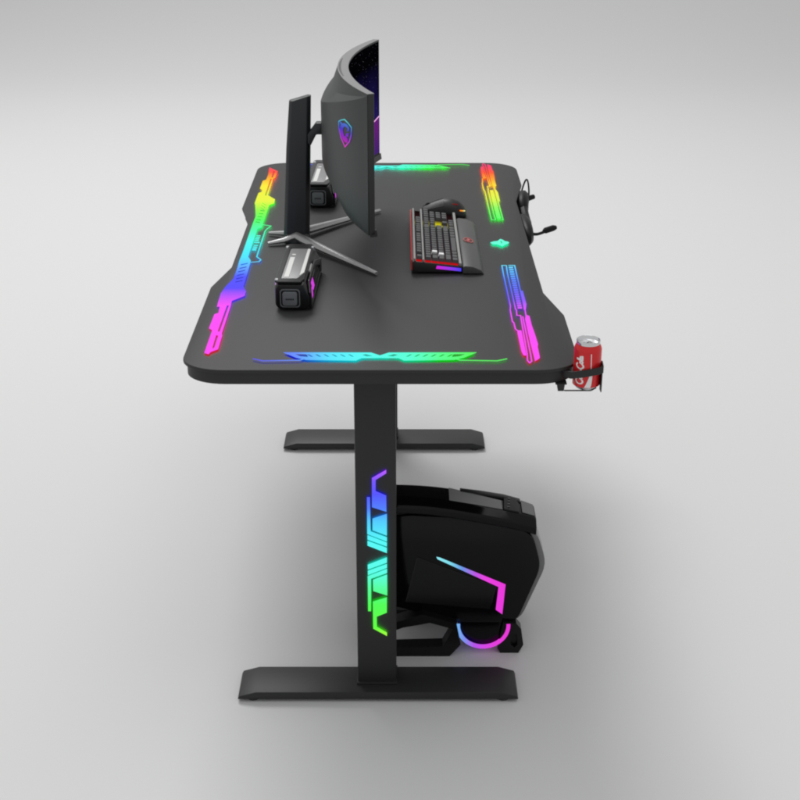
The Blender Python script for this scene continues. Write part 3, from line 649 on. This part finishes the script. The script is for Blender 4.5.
def copy_tree(o, parent=None):
    c = o.copy(); COL.objects.link(c)
    if parent is not None: c.parent = parent
    for ch in [k for k in bpy.data.objects if k.parent == o]: copy_tree(ch, c)
    return c
spk = make_speaker((-0.1675, 0.312, H), R(-1.5), 'desk speaker in front of the monitor stand, nearer to the cup holder')
spk2 = copy_tree(spk)
spk2.location = (-0.155, 1.010, H); spk2.rotation_euler = (0, 0, R(-1.5))
spk2['label'] = 'desk speaker half hidden behind the monitor stand, near the far table edge'

# ------------------------------------------------------------------ keyboard
KO = (0.108, 0.711, H)
kb = thing('keyboard', 'black mechanical keyboard with red lit side and attached wrist rest', 'keyboard', KO)
KX0, KX1, KY0, KY1 = 0.0585, 0.157, 0.526, 0.895
bm = BM(); add_prism(bm, [(KX0, H+0.004), (KX0, H+0.027), (KX1, H+0.016), (KX1, H+0.004)], 'xz', KY0, KY1)
kbase = obj('base', bm, M['plastic'], kb, bevel=0.0015)
def ktop(x): return H+0.027-0.011*(x-KX0)/(KX1-KX0)
def plate(x0, x1, y0, y1, t0, t1): 
    b = BM(); add_prism(b, [(x0, ktop(x0)+t0), (x1, ktop(x1)+t0), (x1, ktop(x1)+t1), (x0, ktop(x0)+t1)], 'xz', y0, y1); return b
for (a, b_) in ((KX0+0.002, KX0+0.0062), (KX0+0.0195, KX0+0.0235), (KX1-0.0065, KX1-0.001)):
    obj('trim_rail', plate(a, b_, KY0+0.001, KY1-0.001, 0.0002, 0.0062), M['rail'], kb, bevel=0.0006, seg=1)
bm = BM(); add_prism(bm, [(KX0-0.0035, H+0.008), (KX0-0.0003, H+0.008), (KX0-0.0003, H+0.0305), (KX0-0.0035, H+0.0285)], 'xz', KY0+0.001, KY1-0.001)
obj('side_panel', bm, M['redside'], kb, bevel=0.0006, seg=1)
rowx = [KX0+0.0070]+[KX0+0.0246+0.0134*k for k in range(5)]
RW = [0.0118]+[0.0124]*5
bl_stops = [(0.525, (225, 25, 28)), (0.540, (190, 18, 25)), (0.560, (80, 16, 30)), (0.66, (60, 22, 40)), (0.74, (45, 40, 40)), (0.775, (50, 85, 50)), (0.798, (215, 205, 20)), (0.804, (215, 205, 20)), (0.828, (60, 50, 40)), (0.84, (50, 22, 26)), (0.895, (16, 10, 10))]
blm = glow('key_backlight', bl_stops, 'Y', KO, 0.8)
for x, w_ in zip(rowx, RW):
    obj('key_backlight', plate(x, x+w_, KY0+0.0025, KY1-0.0025, 0.0003, 0.0010), blm, kb, smooth=0)
U = 0.0158
kmesh = {}
def key(x, w_, yc, units, white=False):
    k = (round(w_, 4), units, white)
    L_ = U*units-0.0018
    if k not in kmesh:
        bm = BM()
        add_loft(bm, [[(-w_/2, -L_/2, 0), (w_/2, -L_/2, 0), (w_/2, L_/2, 0), (-w_/2, L_/2, 0)],
                      [(-w_/2+0.0014, -L_/2+0.0016, 0.0072), (w_/2-0.0014, -L_/2+0.0016, 0.0072), (w_/2-0.0014, L_/2-0.0016, 0.0072), (-w_/2+0.0014, L_/2-0.0016, 0.0072)]])
        o = obj('key', bm, M['key_white'] if white else M['key'], kb, bevel=0.0006, seg=1, local=True)
        kmesh[k] = o.data
    else:
        o = bpy.data.objects.new('key', kmesh[k]); COL.objects.link(o); o.parent = kb
    xc = x+w_/2
    o.location = (xc-KO[0], yc-KO[1], ktop(xc)+0.0022-KO[2]); o.rotation_euler = (0, math.atan(0.011/(KX1-KX0)), 0)
    return o
y_left = KY0+0.0075
rows = [
    [(0, 1), (2, 1), (3, 1), (4, 1), (5, 1), (6.5, 1), (7.5, 1), (8.5, 1), (9.5, 1), (11, 1), (12, 1), (13, 1), (14, 1), (15.25, 1), (16.25, 1), (17.25, 1)],
    [(i, 1) for i in range(13)]+[(13, 2), (15.25, 1), (16.25, 1), (17.25, 1), (18.5, 1), (19.5, 1), (20.5, 1), (21.5, 1)],
    [(0, 1.5)]+[(1.5+i, 1) for i in range(12)]+[(13.5, 1.5), (15.25, 1), (16.25, 1), (17.25, 1), (18.5, 1), (19.5, 1), (20.5, 1)],
    [(0, 1.75)]+[(1.75+i, 1) for i in range(11)]+[(12.75, 2.25), (18.5, 1), (19.5, 1), (20.5, 1)],
    [(0, 2.25)]+[(2.25+i, 1) for i in range(10)]+[(12.25, 2.75), (16.25, 1), (18.5, 1), (19.5, 1), (20.5, 1)],
    [(0, 1.25), (1.25, 1.25), (2.5, 1.25), (3.75, 6.25), (10, 1.25), (11.25, 1.25), (12.5, 1.25), (13.75, 1.25), (15.25, 1), (16.25, 1), (17.25, 1), (18.5, 2)]]
cnt = 0
for ri, rw in enumerate(rows):
    for s_, u_ in rw:
        if cnt >= 100: break
        white = (ri == 2 and abs(s_-2.5) < 0.1) or (ri == 3 and abs(s_-1.75) < 0.1)
        key(rowx[ri], RW[ri], y_left+U*(s_+u_/2), u_, white); cnt += 1
# light bar on the near end
bm = BM(); add_prism(bm, [(0.105, H+0.012), (0.155, H+0.0065), (0.155, H+0.0125), (0.107, H+0.018)], 'xz', KY0-0.0020, KY0-0.0002)
obj('end_light', bm, glow('end_light', [(0.105, (215, 40, 215)), (0.128, (165, 60, 240)), (0.155, (70, 70, 255))], 'X', KO, 0.9), kb, smooth=0)
bm = BM()
pr = [(KX1+0.0010, H+0.002), (KX1+0.0010, H+0.0165), (KX1+0.006, H+0.0185), (KX1+0.022, H+0.0165), (KX1+0.038, H+0.0095), (KX1+0.0435, H+0.002)]
add_prism(bm, pr, 'xz', KY0-0.004, KY1-0.03)
rest = obj('wrist_rest', bm, M['rest'], kb, bevel=0.002)
# red badge printed on the rest: an oval swoosh with a small crest
bm = BM()
BX, BY = KX1+0.0200, 0.700
def on_rest(u, v, w): return (BX+u, BY+v, H+0.01675-0.13*(u)-2.2*u*u*0+0.0010+w-0.18*max(0, u))
oval = [(0.0105*math.cos(t), 0.016*math.sin(t)) for t in [k*math.pi/14 for k in range(28)]]
oval_in = [(0.0085*math.cos(t), 0.0130*math.sin(t)) for t in [k*math.pi/14 for k in range(28)]]
add_flat(bm, [[oval, oval_in], [[(-0.006, -0.004), (-0.001, -0.010), (0.004, -0.006), (0.001, -0.001), (0.006, 0.004), (0.001, 0.010), (-0.004, 0.006), (-0.001, 0.001)]]], 0.0006, on_rest)
obj('emblem', bm, [M['red_print']]*2, rest, smooth=0)

# ------------------------------------------------------------------ mouse
MOo = (0.132, 0.945, H)
ms = thing('computer_mouse', 'black gaming mouse with red and yellow tail light beside the keyboard', 'mouse', MOo, 0)
bm = BM(); rings = []
prof = [(-0.050, 0.018, 0.010), (-0.047, 0.024, 0.017), (-0.036, 0.028, 0.023), (-0.018, 0.029, 0.030), (0.0, 0.029, 0.0355), (0.018, 0.031, 0.0365), (0.034, 0.031, 0.031), (0.045, 0.026, 0.021), (0.051, 0.016, 0.010)]
for x, w_, hgt in prof:
    rings.append([(MOo[0]+x, MOo[1]+w_*math.cos(a)*(1.0 if math.sin(a) >= 0 else 0.92), H+0.0015+max(0.0, hgt*(math.sin(a) if math.sin(a) > 0 else 0.0))**1.0+(0.003 if math.sin(a) >= 0 else 0.0)) for a in [math.pi*k/14 for k in range(15)]]+[(MOo[0]+x, MOo[1]-w_*0.94, H+0.0015), (MOo[0]+x, MOo[1]+w_*0.94, H+0.0015)])
add_loft(bm, rings); mb = obj('shell', bm, M['mouse'], ms, smooth=50)
for sg in (-1, 1):
    bm = BM(); rr = []
    for x, w_, hgt in prof[1:5]:
        rr.append([(MOo[0]+x, MOo[1]+sg*(w_*c), H+0.0053+hgt*math.sin(math.acos(c))+dz) for c in (0.12, 0.45, 0.75) for dz in (0.0,)]+[(MOo[0]+x, MOo[1]+sg*(w_*c), H+0.0035+hgt*math.sin(math.acos(c))) for c in (0.75, 0.45, 0.12)])
    add_loft(bm, rr); obj('button', bm, M['mouse'], ms, smooth=40)
bm = BM(); add_tube(bm, [(MOo[0]-0.034, MOo[1]-0.003, H+0.024), (MOo[0]-0.034, MOo[1]+0.003, H+0.024)], 0.008, 18); obj('scroll_wheel', bm, M['rubber'], ms)
def mtop(x, c):
    for (a, b) in zip(prof, prof[1:]):
        if a[0] <= x <= b[0]:
            t = (x-a[0])/(b[0]-a[0]); w_ = a[1]+t*(b[1]-a[1]); h_ = a[2]+t*(b[2]-a[2])
            return Vector((MOo[0]+x, MOo[1]+w_*c, H+0.0050+h_*math.sqrt(1-c*c)))
bm = BM(); add_tube(bm, [mtop(0.020+0.004*k, -0.62+0.02*k) for k in range(4)], 0.0012, 6); obj('tail_light', bm, glow('tail_red', [(0, (190, 50, 45))], 'X', MOo, 0.35), ms)
bm = BM(); add_tube(bm, [mtop(0.036, -0.86), mtop(0.040, -0.84), mtop(0.0445, -0.80), mtop(0.0475, -0.72)], 0.0016, 6)
obj('tail_light', bm, glow('tail_yellow', [(0.165, (255, 70, 30)), (0.174, (250, 170, 40)), (0.181, (230, 250, 190))], 'X', MOo, 0.95), ms)

# ------------------------------------------------------------------ headset hanging at the right edge
HO = (0.345, 1.06, H-0.10)
hs = thing('headset', 'black headset with boom microphone hanging off the right desk edge', 'headset', HO)
def cup_(name, c, rx, ry, rz_, tilt, mt):
    bm = BM(); rings = []
    for t, k in ((-1.0, 0.55), (-0.85, 0.85), (-0.3, 1.0), (0.35, 1.0), (0.85, 0.82), (1.0, 0.5)):
        rings.append([Matrix.Rotation(tilt, 3, 'Z') @ Vector((t*rx, ry*k*math.cos(a), rz_*k*math.sin(a))) for a in [k2*2*math.pi/24 for k2 in range(24)]])
    add_loft(bm, rings); bmesh.ops.translate(bm, verts=bm.verts, vec=c)
    return obj(name, bm, mt, hs, smooth=50)
cup_('ear_cup', (0.330, 1.150, H-0.034), 0.015, 0.062, 0.036, R(-6), M['head'])
cup_('ear_pad', (0.313, 1.150, H-0.040), 0.010, 0.058, 0.033, R(-6), M['pad'])
cup_('ear_cup', (0.317, 0.950, H-0.034), 0.0145, 0.080, 0.030, R(4), M['head'])
cup_('ear_pad', (0.302, 0.950, H-0.046), 0.009, 0.072, 0.018, R(4), M['pad'])
bm = BM(); add_tube(bm, smooth_path([(0.328, 1.10, H-0.028), (0.330, 1.06, H-0.038), (0.330, 1.02, H-0.038), (0.324, 0.985, H-0.028)], 5), 0.011, 8)
obj('yoke', bm, M['head'], hs)
bm = BM(); add_tube(bm, smooth_path([(0.328, 1.222, H-0.050), (0.336, 1.240, H-0.018), (0.345, 1.250, H+0.004), (0.350, 1.244, H+0.003), (0.352, 1.225, H-0.020), (0.347, 1.195, H-0.050)], 6), 0.0022, 8)
obj('headband', bm, M['head'], hs)
bm = BM(); add_tube(bm, [(0.340, 1.170, H-0.022), (0.360, 1.185, H-0.020)], [0.007, 0.006], 10); obj('slider', bm, M['head'], hs, smooth=40)
bm = BM(); add_tube(bm, smooth_path([(0.324, 0.915, H-0.032), (0.344, 0.915, H-0.034), (0.366, 0.930, H-0.031)], 5), 0.0036, 8); 
boom = obj('mic_boom', bm, M['head'], hs)
bm = BM(); add_tube(bm, [(0.360, 0.926, H-0.031), (0.364, 0.930, H-0.030), (0.383, 0.942, H-0.0275), (0.389, 0.946, H-0.0275)], [0.0045, 0.0070, 0.0070, 0.005], 10)
obj('microphone', bm, M['pad'], boom, smooth=50)

# ------------------------------------------------------------------ computer tower
PO = (0.16, 0.335, 0)
pc = thing('computer_tower', 'glossy black angular computer case with a pink ring light under the desk', 'computer', PO)
Y0 = 0.240
side = [(-0.030, 0.300), (0.055, 0.3085), (0.1244, 0.3042), (0.2109, 0.2906), (0.2883, 0.2700), (0.3084, 0.1948), (0.2642, 0.0672), (0.1476, 0.0680), (0.0261, 0.1037), (-0.030, 0.125)]
body = [(-0.034, 0.300), (0.055, 0.3080), (0.1244, 0.3035), (0.2109, 0.2900), (0.2980, 0.2690), (0.3200, 0.1955), (0.2716, 0.0660), (0.1476, 0.0660), (0.0261, 0.1014), (-0.034, 0.122)]
bm = BM()
def round_nose(poly, d):
    o = []
    for i, p in enumerate(poly):
        if p[0] < 0.25: o.append(p); continue
        q, a_, b_ = Vector(p), Vector(poly[i-1]), Vector(poly[(i+1) % len(poly)])
        s0, s1 = q+(a_-q).normalized()*d, q+(b_-q).normalized()*d
        o += [tuple(s0*(1-t)**2+q*2*t*(1-t)+s1*t*t) for t in (0, 0.25, 0.5, 0.75, 1)]
    return o
body = round_nose(body, 0.024)
def drop(d): return [(x, z-d*max(0.0, (z-0.15)/0.15)) for x, z in body]
add_loft(bm, [[(x, y, z) for x, z in drop(d)] for y, d in ((Y0+0.010, 0.0), (Y0+0.060, 0.0), (Y0+0.175, 0.105), (Y0+0.190, 0.120))])
core = obj('case_body', bm, M['front'], pc, bevel=0.003)
bm = BM(); add_prism(bm, round_nose(side, 0.022), 'xz', Y0, Y0+0.0095)
sp = obj('side_panel', bm, M['gloss'], pc, bevel=0.003)
bm = BM(); add_prism(bm, S_pc_inner, 'xz', Y0-0.0016, Y0-0.0003); obj('window_panel', bm, M['smoke'], sp, bevel=0.0008, seg=1)
bm = BM(); add_flat(bm, [[S_pc_led]], 0.0016, lambda u, v, w: (u, Y0-0.0003-w, v))
pl = [(0.104, (150, 240, 250)), (0.13, (130, 225, 240)), (0.155, (110, 150, 235)), (0.18, (190, 90, 235)), (0.20, (240, 70, 230)), (0.24, (240, 60, 225))]
obj('light_strip', bm, [glow('case_light', pl, 'X', PO, 0.95), glow('case_light_edge', saturated(pl), 'X', PO, 1.2)], sp, smooth=0)
# hood over the top: lip, sloped flank up to a ridge, then down the far side
def hood(x, zlip, zr):
    return [(x, Y0-0.004, zlip-0.016), (x, Y0-0.004, zlip), (x, Y0+0.012, zlip+0.012), (x, Y0+0.060, zr), (x, Y0+0.120, zr-0.050), (x, Y0+0.180, zr-0.105), (x, Y0+0.180, zr-0.130)]
hd0 = [(-0.034, 0.322, 0.3440), (0.0144, 0.3300, 0.3450), (0.070, 0.3290, 0.3430), (0.1241, 0.3225, 0.3370), (0.18, 0.312, 0.326), (0.2345, 0.3005, 0.3180), (0.275, 0.291, 0.3060), (0.2960, 0.2840, 0.2970)]
hd = [tuple(v) for v in smooth_path(hd0, 4)]
bm = BM(); add_loft(bm, [hood(*q) for q in hd])
hood_o = obj('top_hood', bm, M['gloss'], pc, bevel=0.003, seg=3, smooth=50)
# grey plate painting a reflection on the gloss hood, and the port panel beside it
def on_hood(x, f, lift):
    """point on the sloped flank: f = 0 at the lip, 1 at the ridge"""
    for a, b in zip(hd, hd[1:]):
        if a[0] <= x <= b[0]:
            t = (x-a[0])/(b[0]-a[0]); zl = a[1]+t*(b[1]-a[1])+0.012; zr = a[2]+t*(b[2]-a[2])
            return (x, Y0+0.012+0.048*f, zl+(zr-zl)*f+lift)
def hood_plate(quads, lift, th, name, m_):
    bm = BM()
    lo = [on_hood(x, f, lift) for x, f in quads]; up = [on_hood(x, f, lift+th) for x, f in quads]
    add_loft(bm, [lo, up]); return obj(name, bm, m_, hood_o, smooth=0)
hood_plate([(0.128, 0.03), (0.180, 0.03), (0.230, 0.03), (0.230, 0.62), (0.180, 0.80), (0.128, 0.97)], 0.0006, 0.0014, 'hood_reflection', M['inlay'])
pp = hood_plate([(0.233, 0.02), (0.262, 0.02), (0.266, 0.5), (0.258, 0.95), (0.236, 0.95)], 0.0006, 0.0030, 'port_panel', M['satin'])
hood_plate([(0.2690, 0.10), (0.2930, 0.10), (0.2930, 0.98), (0.2690, 0.98)], 0.0010, 0.0014, 'front_cap', M['front'])
bm = BM()
for i in range(4):
    c = on_hood(0.240+0.001*i, 0.18+0.2*i, 0.0037); add_box(bm, c[0], c[0]+0.005, c[1], c[1]+0.003, c[2], c[2]+0.0006)
obj('port', bm, M['silver'], pp, smooth=0)
# raised bar along the ridge
bm = BM(); add_loft(bm, [[(x, Y0+0.050, z-0.006), (x, Y0+0.051, z+0.0025), (x, Y0+0.064, z+0.0025), (x, Y0+0.068, z-0.008)] for x, z in ((0.150, 0.3325), (0.19, 0.3270), (0.235, 0.3190), (0.268, 0.3090))])
obj('ridge_bar', bm, M['satin'], hood_o, bevel=0.0015)
# ring light round the fan boss at the bottom
RCX, RCZ, RO = 0.1985, 0.0645, 0.0535
bm = BM(); add_prism(bm, [(RCX+0.0500*math.cos(t), RCZ+0.0500*math.sin(t)) for t in [k*math.pi/24 for k in range(48)]], 'xz', Y0+0.0009, Y0+0.030)
boss = obj('fan_boss', bm, M['gloss'], pc, bevel=0.002)
ang = [R(177)+R(187)*k/40 for k in range(41)]
ro = [(RCX+RO*math.cos(t), RCZ+RO*math.sin(t)) for t in ang]; ri_ = [(RCX+0.0460*math.cos(t), RCZ+0.0460*math.sin(t)) for t in ang[::-1]]
bm = BM(); add_flat(bm, [[ro+ri_]], 0.004, lambda u, v, w: (u, Y0-0.0033-w, v))
pr_ = [(0.146, (120, 190, 250)), (0.160, (125, 150, 245)), (0.180, (180, 90, 240)), (0.198, (215, 75, 240)), (0.225, (235, 65, 225)), (0.25, (240, 60, 220))]
obj('ring_light', bm, [glow('ring_light', pr_, 'X', PO, 0.95), glow('ring_light_edge', saturated(pr_), 'X', PO, 1.6)], boss, smooth=0)
# feet: hexagonal loops of thick bar
def foot_loop(outer, hole, y0, y1, m_):
    bm = BM(); add_flat(bm, [[outer, hole]], y1-y0, lambda u, v, w: (u, y0+w, v)); 
    return obj('case_foot', bm, [m_, m_], pc, smooth=0)
def lift0(p): return [(x, max(0.0, z)) for x, z in p]
fo = [(-0.010, 0.066), (0.0261, 0.080), (0.0778, 0.0980), (0.1446, 0.0760), (0.1538, 0.0274), (0.1320, 0.0), (-0.006, 0.0)]
fh = [(0.010, 0.055), (0.0394, 0.0672), (0.0927, 0.0783), (0.1384, 0.0637), (0.1180, 0.0230), (0.020, 0.0200)]
foot_loop(fo, fh, Y0-0.018, Y0+0.012, M['satin'])
foot_loop([(x, z) for x, z in fo], fh, Y0+0.120, Y0+0.150, M['satin'])
fo2 = [(0.2380, 0.072), (0.2640, 0.0690), (0.2740, 0.0560), (0.2795, 0.0190), (0.2700, 0.0), (0.2330, 0.0), (0.2280, 0.012)]
fh2 = [(0.2560, 0.0450), (0.2660, 0.0440), (0.2680, 0.0200), (0.2620, 0.0130), (0.2540, 0.0200)]
for ya, yb in ((Y0-0.006, Y0+0.016), (Y0+0.125, Y0+0.147)):
    bm = BM(); add_flat(bm, [[fo2, fh2]], yb-ya, lambda u, v, w: (u, yb-w, v)); add_prism(bm, [(x, z) for x, z in inset(fo2, 0.004)], 'xz', ya+0.008, yb-0.004)
    obj('case_foot', bm, [M['satin'], M['satin']], pc, bevel=0.0, smooth=0)

# ------------------------------------------------------------------ light: a soft box high behind the desk, a weaker one overhead
w = bpy.data.worlds.new('World'); scene.world = w; w.use_nodes = True
w.node_tree.nodes['Background'].inputs['Color'].default_value = (1, 1, 1, 1)
w.node_tree.nodes['Background'].inputs['Strength'].default_value = 0.59
def area(name, loc, target, size, energy):
    l = bpy.data.lights.new(name, 'AREA'); l.shape = 'RECTANGLE'; l.size, l.size_y = size; l.energy = energy
    o = bpy.data.objects.new(name, l); COL.objects.link(o); o.location = loc
    o.rotation_euler = (Vector(target)-Vector(loc)).to_track_quat('-Z', 'Y').to_euler()
    return o
area('key_softbox', (-1.5, 4.9, 6.3), (0.0, -0.3, 0.0), (2.8, 2.8), 305)
area('top_softbox', (0.4, 0.4, 5.6), (0.2, 0.4, 0), (4.0, 4.0), 62)

# ------------------------------------------------------------------ camera
cam = bpy.data.cameras.new('Camera'); co = bpy.data.objects.new('Camera', cam); COL.objects.link(co)
co.location = (0.0335, -2.035525, 1.54755); co.rotation_euler = (R(90-23.67834), 0, 0)
cam.sensor_width = 36; cam.lens = 1350/800*36; cam.clip_end = 200; cam.clip_start = 0.05
scene.camera = co
scene.view_settings.view_transform = 'Standard'; scene.view_settings.look = 'None'
scene.view_settings.exposure = 0.0; scene.view_settings.gamma = 1.0
scene.cycles.use_denoising = True
scene.cycles.max_bounces = 8
scene.cycles.filter_width = 2.1
